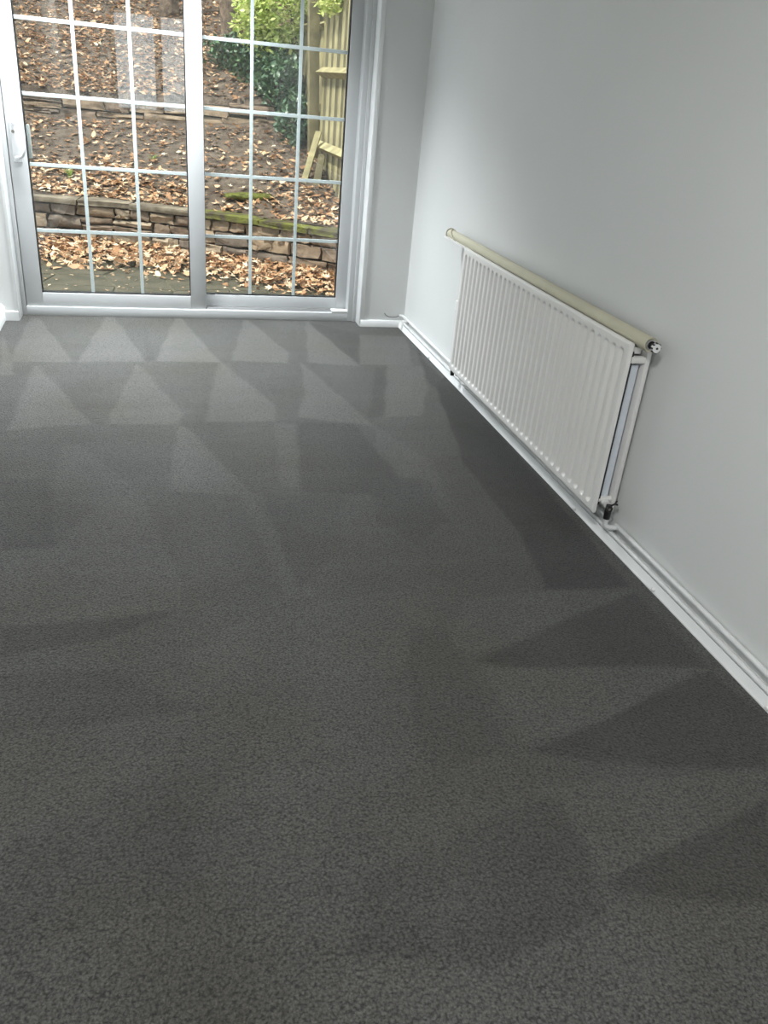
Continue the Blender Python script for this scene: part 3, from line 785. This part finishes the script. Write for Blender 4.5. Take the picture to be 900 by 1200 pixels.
def stone_wall(name, fn, x0, x1, z0f, courses, depth, coping, label, seed, mats, lens):
    r = random.Random(seed)
    at, L = curve_pts(fn, x0, x1)
    root = empty(name, (0, fn(0), z0f(0)))
    tag(root, label, 'wall')
    rl = root.location
    # mortar core
    core = bmesh.new(); N_ = 40; prev = None
    Htot = sum(courses)
    for i in range(N_+1):
        x, y, a = at(L*i/N_); nx_, ny_ = -math.sin(a), math.cos(a)
        z0 = z0f(x)
        q = [core.verts.new((x+nx_*o_-rl.x, y+ny_*o_-rl.y, z-rl.z)) for o_, z in ((0.03, z0-0.1), (0.03, z0+Htot), (depth, z0+Htot), (depth, z0-0.1))]
        if prev:
            for k in range(4): core.faces.new((prev[k], prev[(k+1) % 4], q[(k+1) % 4], q[k]))
        prev = q
    bmesh.ops.recalc_face_normals(core, faces=core.faces[:])
    me = bpy.data.meshes.new('mortar_core'); core.to_mesh(me); core.free()
    put('mortar_core', me, M['mortar'], root)
    zc = 0.0
    for ch in courses:
        d = -r.uniform(0, 0.2)
        while d < L:
            l = r.uniform(*lens)
            mid = d+l/2
            split = ch > 0.10 and r.random() < 0.3
            x, y, a = at(min(max(mid, 0), L))
            hs = [(0, ch)] if not split else [(0, ch*0.48), (ch*0.48, ch*0.52)]
            for zo, hh in hs:
                me = stone_mesh(r, l-0.010, 0.11, hh-0.011); me.materials.append(r.choice(mats))
                o = put('stone', me, None, root)
                o.location = (x-math.sin(a)*0.045-rl.x, y+math.cos(a)*0.045-rl.y, z0f(x)+zc+zo+hh/2-rl.z)
                o.rotation_euler = (0, 0, a+r.uniform(-.015, .015))
            d += l
        zc += ch
    if coping:
        d = 0.0
        while d < L:
            l = r.uniform(0.42, 0.62); x, y, a = at(min(d+l/2, L))
            bm = bmesh.new(); bmesh.ops.create_cube(bm, size=1.0)
            bmesh.ops.subdivide_edges(bm, edges=bm.edges[:], cuts=2, use_grid_fill=True)
            for v in bm.verts:
                v.co.x *= l-0.012; v.co.y *= 0.25; v.co.z *= 0.042
                v.co += Vector((r.uniform(-.004, .004), r.uniform(-.008, .008), r.uniform(-.003, .004)))
            me = bpy.data.meshes.new('coping_stone'); bm.to_mesh(me); bm.free(); smooth(me, 50)
            me.materials.append(M['mosscoping'] if x > 0.22 else M['coping'])
            o = put('coping_stone', me, None, root)
            o.location = (x-math.sin(a)*0.085-rl.x, y+math.cos(a)*0.085-rl.y, z0f(x)+zc+0.024-rl.z)
            o.rotation_euler = (0, 0, a)
            d += l
    return root
stone_wall('garden_wall', wy, -2.6, 2.1, lambda x: PZ-0.02, [0.12, 0.09, 0.115, 0.09], 0.2, True,
           'low curving rough stone garden wall with mossy coping behind the leaf drift', 21, M['stone'], (0.13, 0.40))
stone_wall('terrace_wall', lambda x: w2y(x)-0.14, -3.2, 1.35, lambda x: gz(x, w2y(x)-0.22)-0.03, [0.11, 0.11], 0.2, False,
           'lower second stone edging wall halfway up the soil bank', 33, [M['stone'][0], M['stone'][2], M['stone'][1]], (0.22, 0.5))

# ------------------------------------------------------------------ leaves
def maple():
    ang = [90, 118, 138, 165, 188, 225, 252, 288, 315, 352, 15, 42, 62]
    rad_ = [1.0, .45, .88, .42, .68, .36, .34, .34, .36, .68, .42, .88, .45]
    return [(math.cos(math.radians(a))*q*0.5, math.sin(math.radians(a))*q*0.5) for a, q in zip(ang, rad_)]
def oval():
    return [(0.5, 0), (0.25, 0.2), (-0.1, 0.22), (-0.5, 0), (-0.1, -0.22), (0.25, -0.2)]
def leaf_tpl(outline, curl, fold, r):
    pts = [(0, 0, 0)]
    for x, y in outline:
        q = math.hypot(x, y)
        pts.append((x, y, curl*q*q + fold*abs(x) + r.uniform(-.05, .05)))
    n = len(outline)
    return np.array(pts), np.array([(0, 1+k, 1+(k+1) % n) for k in range(n)])
rl_ = random.Random(8)
T_FALL = [leaf_tpl(maple(), rl_.uniform(-.8, .9), rl_.uniform(-.3, .5), rl_) for _ in range(6)] + [leaf_tpl(oval(), rl_.uniform(-.6, .8), rl_.uniform(0, .4), rl_) for _ in range(2)]
T_OVAL = [leaf_tpl(oval(), rl_.uniform(-.5, .5), rl_.uniform(0, .5), rl_) for _ in range(4)]
def rotm(n):
    """random rotations: yaw any, tilt given later"""
    a = rng.uniform(0, 2*np.pi, n)
    return a
def cloud(name, P, size, tilt, tints, tpls, m, parent=None, up=None):
    """one mesh made of a leaf at every point of P"""
    n = len(P); V = []; F = []; T = []; off = 0
    yaw = rng.uniform(0, 2*np.pi, n); ax = rng.uniform(0, 2*np.pi, n)
    ti = tilt if np.ndim(tilt) else np.abs(rng.normal(0, tilt, n))
    which = rng.integers(0, len(tpls), n)
    for i in range(n):
        tv, tf = tpls[which[i]]
        c_, s_ = math.cos(yaw[i]), math.sin(yaw[i])
        v = tv*size[i]
        x = v[:, 0]*c_-v[:, 1]*s_; y = v[:, 0]*s_+v[:, 1]*c_; z = v[:, 2]
        # tilt about horizontal axis ax
        ux, uy = math.cos(ax[i]), math.sin(ax[i])
        ct, st = math.cos(ti[i]), math.sin(ti[i])
        al = x*ux+y*uy; pe = -x*uy+y*ux
        pe2 = pe*ct-z*st; z2 = pe*st+z*ct
        x2 = al*ux-pe2*uy; y2 = al*uy+pe2*ux
        V.append(np.stack([x2+P[i][0], y2+P[i][1], z2+P[i][2]], -1)); F.append(tf+off); T.append(np.full(len(tv), tints[i])); off += len(tv)
    V = np.concatenate(V); F = np.concatenate(F); T = np.concatenate(T)
    me = bpy.data.meshes.new(name)
    me.vertices.add(len(V)); me.vertices.foreach_set('co', V.ravel().astype(np.float32))
    me.loops.add(F.size); me.loops.foreach_set('vertex_index', F.ravel().astype(np.int32))
    me.polygons.add(len(F)); me.polygons.foreach_set('loop_start', np.arange(0, F.size, 3, dtype=np.int32))
    me.update(calc_edges=True)
    a = me.attributes.new('tint', 'FLOAT', 'POINT'); a.data.foreach_set('value', T.astype(np.float32))
    return put(name, me, m, parent)

def drift_h(d): return 0.13*max(0, 1-d/0.62)**1.2
# drift at the foot of the wall
P = []; 
while len(P) < 2600:
    x = rng.uniform(-2.2, 1.75); d = abs(rng.normal(0, 0.27)) + 0.02
    if d > 0.75: continue
    y = wy(x)-d
    P.append((x, y, PZ+0.012+drift_h(d)*rng.uniform(0.55, 1.0)))
n = len(P)
o = cloud('leaf_drift', P, rng.uniform(0.05, 0.105, n), 0.5, np.clip(rng.normal(0.72, 0.22, n), 0, 1), T_FALL, M['fallen'])
tag(o, 'deep drift of fallen brown leaves along the foot of the stone wall', 'leaves', kind='stuff')
# scattered over the bank
P = []; S = []; T = []
while len(P) < 13000:
    x = rng.uniform(-3.2, 2.2); y = rng.uniform(6.9, 14.5)
    d = y-wy(x)
    if d < 0.16 or -0.26 < y-w2y(x) < 0.02: continue
    nse = 0.5+0.5*fbm(x+5, y, 1.1) + 0.35*fbm(x, y, 3.1)
    dens = 0.22 + 0.6*max(0, nse-0.35)
    if x < 0.45 and d < 0.95: dens += 0.75*(1-d/0.95)**0.5*min(1, max(0, (0.75-x)/0.5))
    up = y-w2y(x)
    if up > 0: dens += 0.16
    if 0 < up < 0.6 and x < 0.3: dens += 0.3
    if -0.5 < up < 0 and x < 0.3: dens += 0.15
    if x > 1.0 and d < 1.3: dens += 0.3
    if rng.random() > dens: continue
    P.append((x, y, gz(x, y)+rng.uniform(0.008, 0.03))); S.append(rng.uniform(0.045, 0.10)); 
    T.append(np.clip(rng.normal(0.68 if d < 1 else 0.56, 0.24), 0, 1))
o = cloud('leaf_litter', P, np.array(S), 0.4, T, T_FALL, M['fallen'])
tag(o, 'fallen leaves strewn over the soil bank above the wall', 'leaves', kind='stuff')
# small bits blown over the paving
P = []
for _ in range(150):
    x = rng.uniform(-1.3, 1.6); d = rng.uniform(0.6, 1.5); P.append((x, wy(x)-d, PZ+0.008))
o = cloud('leaf_fragments', P, rng.uniform(0.018, 0.045, len(P)), 0.15, rng.uniform(0.6, 1, len(P)), T_FALL, M['fallen'])
tag(o, 'small pale leaf fragments scattered on the dark paving', 'leaves', kind='stuff')
# the leaves that show largest, one by one
def leaf_meshes(tint_mu, k):
    out = []
    for i in range(k):
        tv, tf = T_FALL[i % 6]
        me = pydata('fallen_leaf', tv, tf)
        a = me.attributes.new('tint', 'FLOAT', 'POINT'); a.data.foreach_set('value', np.full(len(tv), np.clip(rng.normal(tint_mu, 0.18), 0, 1), np.float32))
        me.materials.append(M['fallen']); out.append(me)
    return out
LM = leaf_meshes(0.76, 24)
def lay(x, y, z, s, tilt, label, group):
    o = put('fallen_leaf', LM[rng.integers(0, 24)])
    o.location = (x, y, z); o.scale = (s, s, s)
    o.rotation_euler = (rng.normal(0, tilt), rng.normal(0, tilt), rng.uniform(0, 6.28))
    return tag(o, label, 'leaf', group)
n = 0
while n < 170:
    x = rng.uniform(-1.0, 1.5); d = abs(rng.normal(0, 0.27))+0.05
    if d > 0.66: continue
    lay(x, wy(x)-d, PZ+0.022+drift_h(d)*1.02, rng.uniform(0.075, 0.12), 0.35, 'curled tan leaf lying on top of the drift below the stone wall', 'leaves on top of the drift')
    n += 1
n = 0
while n < 100:
    x = rng.uniform(-1.1, 1.45); d = rng.uniform(0.2, 1.0)
    if x > 0.4 and rng.random() < 0.5: continue
    y = wy(x)+d
    lay(x, y, gz(x, y)+0.025, rng.uniform(0.075, 0.115), 0.3, 'pale tan leaf lying on the soil just above the stone wall', 'leaves just above the wall')
    n += 1
o = lay(0.155, 8.05, gz(0.155, 8.05)+0.02, 0.17, 0.1, 'largest pale maple leaf lying alone on bare soil right of the door stile', None)
# moss patches beside the coping
for (x, y, sx, sy, lab) in ((0.86, 7.75, 0.24, 0.10, 'bright moss patch on the soil behind the mossy coping'),):
    bm = bmesh.new(); bmesh.ops.create_icosphere(bm, subdivisions=3, radius=1)
    for v in bm.verts:
        k = 1+0.25*mnoise.noise(v.co*2.2)
        v.co = Vector((v.co.x*sx*k, v.co.y*sy*k, v.co.z*0.035*k))
    me = bpy.data.meshes.new('moss_patch'); bm.to_mesh(me); bm.free(); smooth(me, 180)
    o = put('moss_patch', me, M['moss']); o.location = (x, y, gz(x, y)); tag(o, lab, 'moss')

# ------------------------------------------------------------------ plants
def tuft(name, loc, n, h, label, m='grass', wide=0.006):
    root = empty(name, loc); tag(root, label, 'plant')
    V = []; F = []; T = []
    for i in range(n):
        a = rng.uniform(0, 6.28); L_ = h*rng.uniform(0.6, 1); lean = rng.uniform(0.15, 0.9)
        b = np.array([math.cos(a), math.sin(a)])*rng.uniform(0, 0.02); t = np.array([-math.sin(a), math.cos(a)])*wide
        o0 = len(V); tn = rng.uniform(0.2, 1)
        for k in range(4):
            u = k/3; w_ = 1-u*0.9
            p = b + np.array([math.cos(a), math.sin(a)])*L_*lean*u*u; z = L_*u*(1-0.35*lean*u)
            V += [(p[0]-t[0]*w_, p[1]-t[1]*w_, z), (p[0]+t[0]*w_, p[1]+t[1]*w_, z)]; T += [tn, tn]
        for k in range(3):
            q = o0+2*k; F.append((q, q+1, q+3, q+2))
    me = pydata('blades', V, F)
    at_ = me.attributes.new('tint', 'FLOAT', 'POINT'); at_.data.foreach_set('value', np.array(T, np.float32))
    o = put('blades', me, M[m], root); o['kind'] = 'stuff'
    return root
tuft('grass_tuft', (-0.72, 8.4, gz(-0.72, 8.4)), 34, 0.11, 'bright green grass tuft growing among leaves above the wall at left')
tuft('grass_tuft', (-1.28, 9.75, gz(-1.28, 9.75)), 22, 0.12, 'small yellow green tuft above the terrace edging at upper left')
tuft('weed', (0.02, 8.75, gz(0.02, 8.75)), 18, 0.08, 'small green weed on bare soil below the terrace edging')
tuft('weed', (1.50, 6.62, PZ), 40, 0.22, 'dark green plant at the right end of the stone wall', 'ivy', 0.018)

def trunk(name, path, radii, parent, m):
    mb = MB().tube(path, radii, 16)
    bmesh.ops.subdivide_edges(mb.bm, edges=[e for e in mb.bm.edges], cuts=1)
    for v in mb.bm.verts:
        v.co += Vector((mnoise.noise(v.co*3), mnoise.noise(v.co*3+Vector((9, 0, 0))), 0))*0.03
    me = mb.mesh(name); me.transform(Matrix.Translation(-parent.location))
    return put(name, me, m, parent)
def ball_pts(c_, r_, n, shell=0.55, flat=None):
    d = rng.normal(0, 1, (n, 3)); d /= np.linalg.norm(d, axis=1)[:, None]
    q = rng.uniform(shell, 1, n)[:, None]
    lump = np.array([1+0.28*mnoise.noise(Vector(k*2.1)) for k in d])[:, None]
    return np.array(c_) + d*q*lump*np.array(r_)
def foliage(root, name, blobs, n, size, m, tl, stuff_label=None):
    P = np.concatenate([ball_pts(c_, r_, int(n*w_)) for c_, r_, w_ in blobs])
    k = len(P)
    o = cloud(name, P-np.array(root.location), rng.uniform(*size, k), rng.uniform(0, 1.4, k), np.clip(rng.normal(*tl, k), 0, 1), T_OVAL, m, root)
    o['kind'] = 'stuff'
    return o
def tree(name, loc, path, radii, label, blobs=None, n=0, size=(0.08, 0.14), m=None, tl=(0.5, 0.25)):
    root = empty(name, loc); tag(root, label, 'tree')
    trunk('trunk', path, radii, root, M['bark'])
    if blobs: foliage(root, 'crown', blobs, n, size, m, tl)
    return root
g = lambda x, y: gz(x, y)
t0 = (0.93, 11.0); z0 = g(*t0)
tree('tree', (*t0, z0), [(0.99, 11.0, z0-0.2), (0.97, 11.0, z0+0.3), (0.88, 11.05, z0+0.9), (0.76, 11.1, z0+1.8), (0.7, 11.1, z0+3.2), (0.65, 11.2, z0+4.6)],
     [0.16, 0.12, 0.10, 0.095, 0.085, 0.05], 'bare brown tree trunk leaning left at the top of the bank',
     [((0.6, 11.6, z0+4.9), (2.0, 1.6, 1.1), 1.0)], 2600, (0.09, 0.16), M['lime'], (0.45, 0.25))
t1 = (1.32, 11.5); z1 = g(*t1)
tree('tree', (*t1, z1), [(1.32, 11.5, z1-0.2), (1.34, 11.5, z1+1.0), (1.30, 11.5, z1+2.4), (1.4, 11.6, z1+4.2)],
     [0.15, 0.12, 0.10, 0.06], 'ivy clad trunk just right of the bare leaning tree',
     [((1.33, 11.45, z1+0.55), (0.21, 0.2, 0.7), 0.6), ((1.5, 12.0, z1+4.6), (1.7, 1.5, 1.0), 1.0)], 1500, (0.06, 0.11), M['ivy'], (0.5, 0.25))
t2 = (0.30, 12.6); z2 = g(*t2)
tree('tree', (*t2, z2), [(0.30, 12.6, z2-0.2), (0.33, 12.6, z2+1.0), (0.28, 12.7, z2+3.0), (0.2, 12.7, z2+5.0)], [0.13, 0.11, 0.10, 0.07],
     'thin dark tree trunk at the top of the bank left of the leaning tree')

iv = empty('ivy', (1.25, 9.7, g(1.25, 9.7))); tag(iv, 'dark green ivy tumbling down the bank beside the fence', 'plant')
def ivz(x, y): return gz(x, y)
foliage(iv, 'ivy_leaves', [((1.42, 9.25, ivz(1.42, 9.25)+0.12), (0.16, 0.45, 0.34), 0.55), ((1.36, 9.7, ivz(1.36, 9.7)+0.12), (0.26, 0.5, 0.30), 0.9), ((1.28, 10.2, ivz(1.28, 10.2)+0.10), (0.38, 0.4, 0.30), 0.8),
                             ((1.08, 10.75, ivz(1.08, 10.75)+0.05), (0.45, 0.35, 0.26), 0.6)], 2400, (0.05, 0.085), M['ivy'], (0.5, 0.25))
pth = [(1.15, 10.7, ivz(1.15, 10.7)+0.03), (1.25, 10.2, ivz(1.25, 10.2)+0.05), (1.38, 9.6, ivz(1.38, 9.6)+0.05), (1.45, 9.1, ivz(1.45, 9.1)+0.04)]
me_ = MB().tube(pth, 0.015, 8).mesh('stem'); me_.transform(Matrix.Translation(-iv.location)); put('stem', me_, M['bark'], iv)

sh = empty('lime_shrub', (1.55, 10.2, g(1.55, 10.2))); tag(sh, 'sunlit yellow green shrub overhanging the fence top', 'shrub')
for (a, b) in (((1.55, 10.2, g(1.55, 10.2)-0.1), (1.45, 9.9, 2.2)), ((1.6, 10.2, g(1.55, 10.2)-0.1), (1.75, 9.3, 2.5)), ((1.5, 10.2, g(1.55, 10.2)-0.1), (1.2, 10.0, 2.1))):
    m_ = Vector(a).lerp(Vector(b), 0.5)+Vector((0.05, 0.06, 0.05))
    me_ = MB().tube([a, m_, b], [0.022, 0.016, 0.008], 8).mesh('branch'); me_.transform(Matrix.Translation(-sh.location)); put('branch', me_, M['bark'], sh)
foliage(sh, 'shrub_leaves', [((1.40, 9.9, 2.02), (0.42, 0.35, 0.36), 1.0), ((1.15, 10.1, 1.90), (0.26, 0.25, 0.30), 0.6), ((1.60, 9.3, 2.20), (0.32, 0.35, 0.26), 0.7), ((1.60, 8.3, 2.05), (0.12, 0.5, 0.17), 0.3), ((1.36, 10.0, 1.62), (0.24, 0.2, 0.15), 0.3)],
        1900, (0.035, 0.08), M['lime'], (0.72, 0.25))

# hedge and trees closing the top of the garden
for (x, y, hh, w_, lab) in ((-2.6, 15.2, 1.7, 1.7, 'dark hedge bush closing the garden at far left'), (-0.4, 15.6, 1.9, 1.6, 'dark hedge bush behind the thin trunk'),
                            (1.4, 14.3, 1.8, 1.3, 'dark hedge bush behind the ivy clad trunk'), (3.2, 13.2, 1.9, 1.6, 'dark hedge bush beyond the fence')):
    z_ = g(min(x, 5), y)
    r_ = empty('hedge_bush', (x, y, z_)); tag(r_, lab, 'bush')
    trunk('stem', [(x, y, z_-0.2), (x+0.05, y, z_+0.5), (x, y+0.05, z_+hh)], [0.08, 0.06, 0.03], r_, M['bark'])
    foliage(r_, 'foliage', [((x, y, z_+hh*0.55), (w_, 0.8, hh*0.75), 1.0)], 3200, (0.10, 0.2), M['hedge'], (0.45, 0.25))

# ------------------------------------------------------------------ fence of upright boards
FXL = 1.63
def board_mesh(i):
    bm = bmesh.new(); bmesh.ops.create_cube(bm, size=1.0)
    for v in bm.verts:
        v.co.x *= 0.024 if v.co.y > 0 else 0.006; v.co.y *= 0.135; v.co.z += 0.5
    bmesh.ops.bevel(bm, geom=bm.edges[:], offset=0.002, segments=1, affect='EDGES')
    me = bpy.data.meshes.new('board'); bm.to_mesh(me); bm.free(); me.materials.append(M['fence'][i]); return me
BM_ = [board_mesh(i) for i in range(4)]
def fence(y0, y1, x0, x1, base, top, rails, label, seed, lean):
    r = random.Random(seed)
    root = empty('board_fence', ((x0+x1)/2, (y0+y1)/2, base)); tag(root, label, 'fence')
    root.rotation_euler = (0, lean, math.atan2(-(x1-x0), y1-y0))
    L_ = math.hypot(x1-x0, y1-y0)
    yy = -L_/2
    while yy < L_/2-0.03:
        o = put('board', r.choice(BM_), None, root)
        o.location = (r.uniform(-.004, .004)+0.012, yy+0.06, r.uniform(-.12, -.08)); o.scale = (1, 1, top-base+0.1+r.uniform(-.03, .03))
        o.rotation_euler = (r.uniform(-.022, .022), 0, r.uniform(-.09, .05))
        yy += 0.122
    for z, hh in rails:
        put('rail', MB().prism_y([(0.0, z-base-hh/2), (-0.075, z-base), (0.0, z-base+hh/2)], -L_/2, L_/2).mesh('rail', False), M['fence'][2], root)
    return root
fence(7.05, 8.72, FXL+0.04, FXL, 0.33, 2.15, ((0.80, 0.09), (1.44, 0.09)), 'weathered upright board fence with two rails beside the wall end', 2, 0.0)
fence(8.86, 10.2, FXL-0.02, FXL-0.16, 0.62, 2.2, ((1.13, 0.08), (1.85, 0.08)), 'further weathered board fence half hidden by ivy', 3, 0.08)
p = MB().box(-0.05, 0.05, -0.05, 0.05, -0.3, 1.75, 0.006).mesh('fence_post')
o = put('fence_post', p, M['fence'][1]); o.location = (FXL-0.04, 8.79, 0.5); o.rotation_euler = (0, -0.04, 0); tag(o, 'square weathered post between the two board fence panels', 'post')
def plank(a, b, w_, label, m):
    a, b = Vector(a), Vector(b); L_ = (b-a).length
    me = MB().box(-w_/2, w_/2, -0.011, 0.011, 0, L_, 0.003).mesh('loose_plank')
    o = put('loose_plank', me, m); o.location = a; o.rotation_mode = 'QUATERNION'
    o.rotation_quaternion = (b-a).to_track_quat('Z', 'Y'); tag(o, label, 'plank')
plank((1.36, 8.05, gz(1.36, 8.05)-0.03), (1.575, 8.5, 0.93), 0.06, 'loose weathered plank leaning against the fence', M['fence'][0])
plank((1.48, 8.02, gz(1.48, 8.02)-0.03), (1.59, 8.35, 0.74), 0.07, 'shorter darker plank propped low against the fence', M['fence'][3])
# lawn outside the rear window
struct(MB().box(-9, 9, -14, YB-0.26, PZ-0.2, PZ-0.05).build('front_lawn', mat('lawn', (0.12, 0.2, 0.05), 0.9, 0.1, var=0.4, scale=8), None, False), 'lawn in front of the house behind the camera')
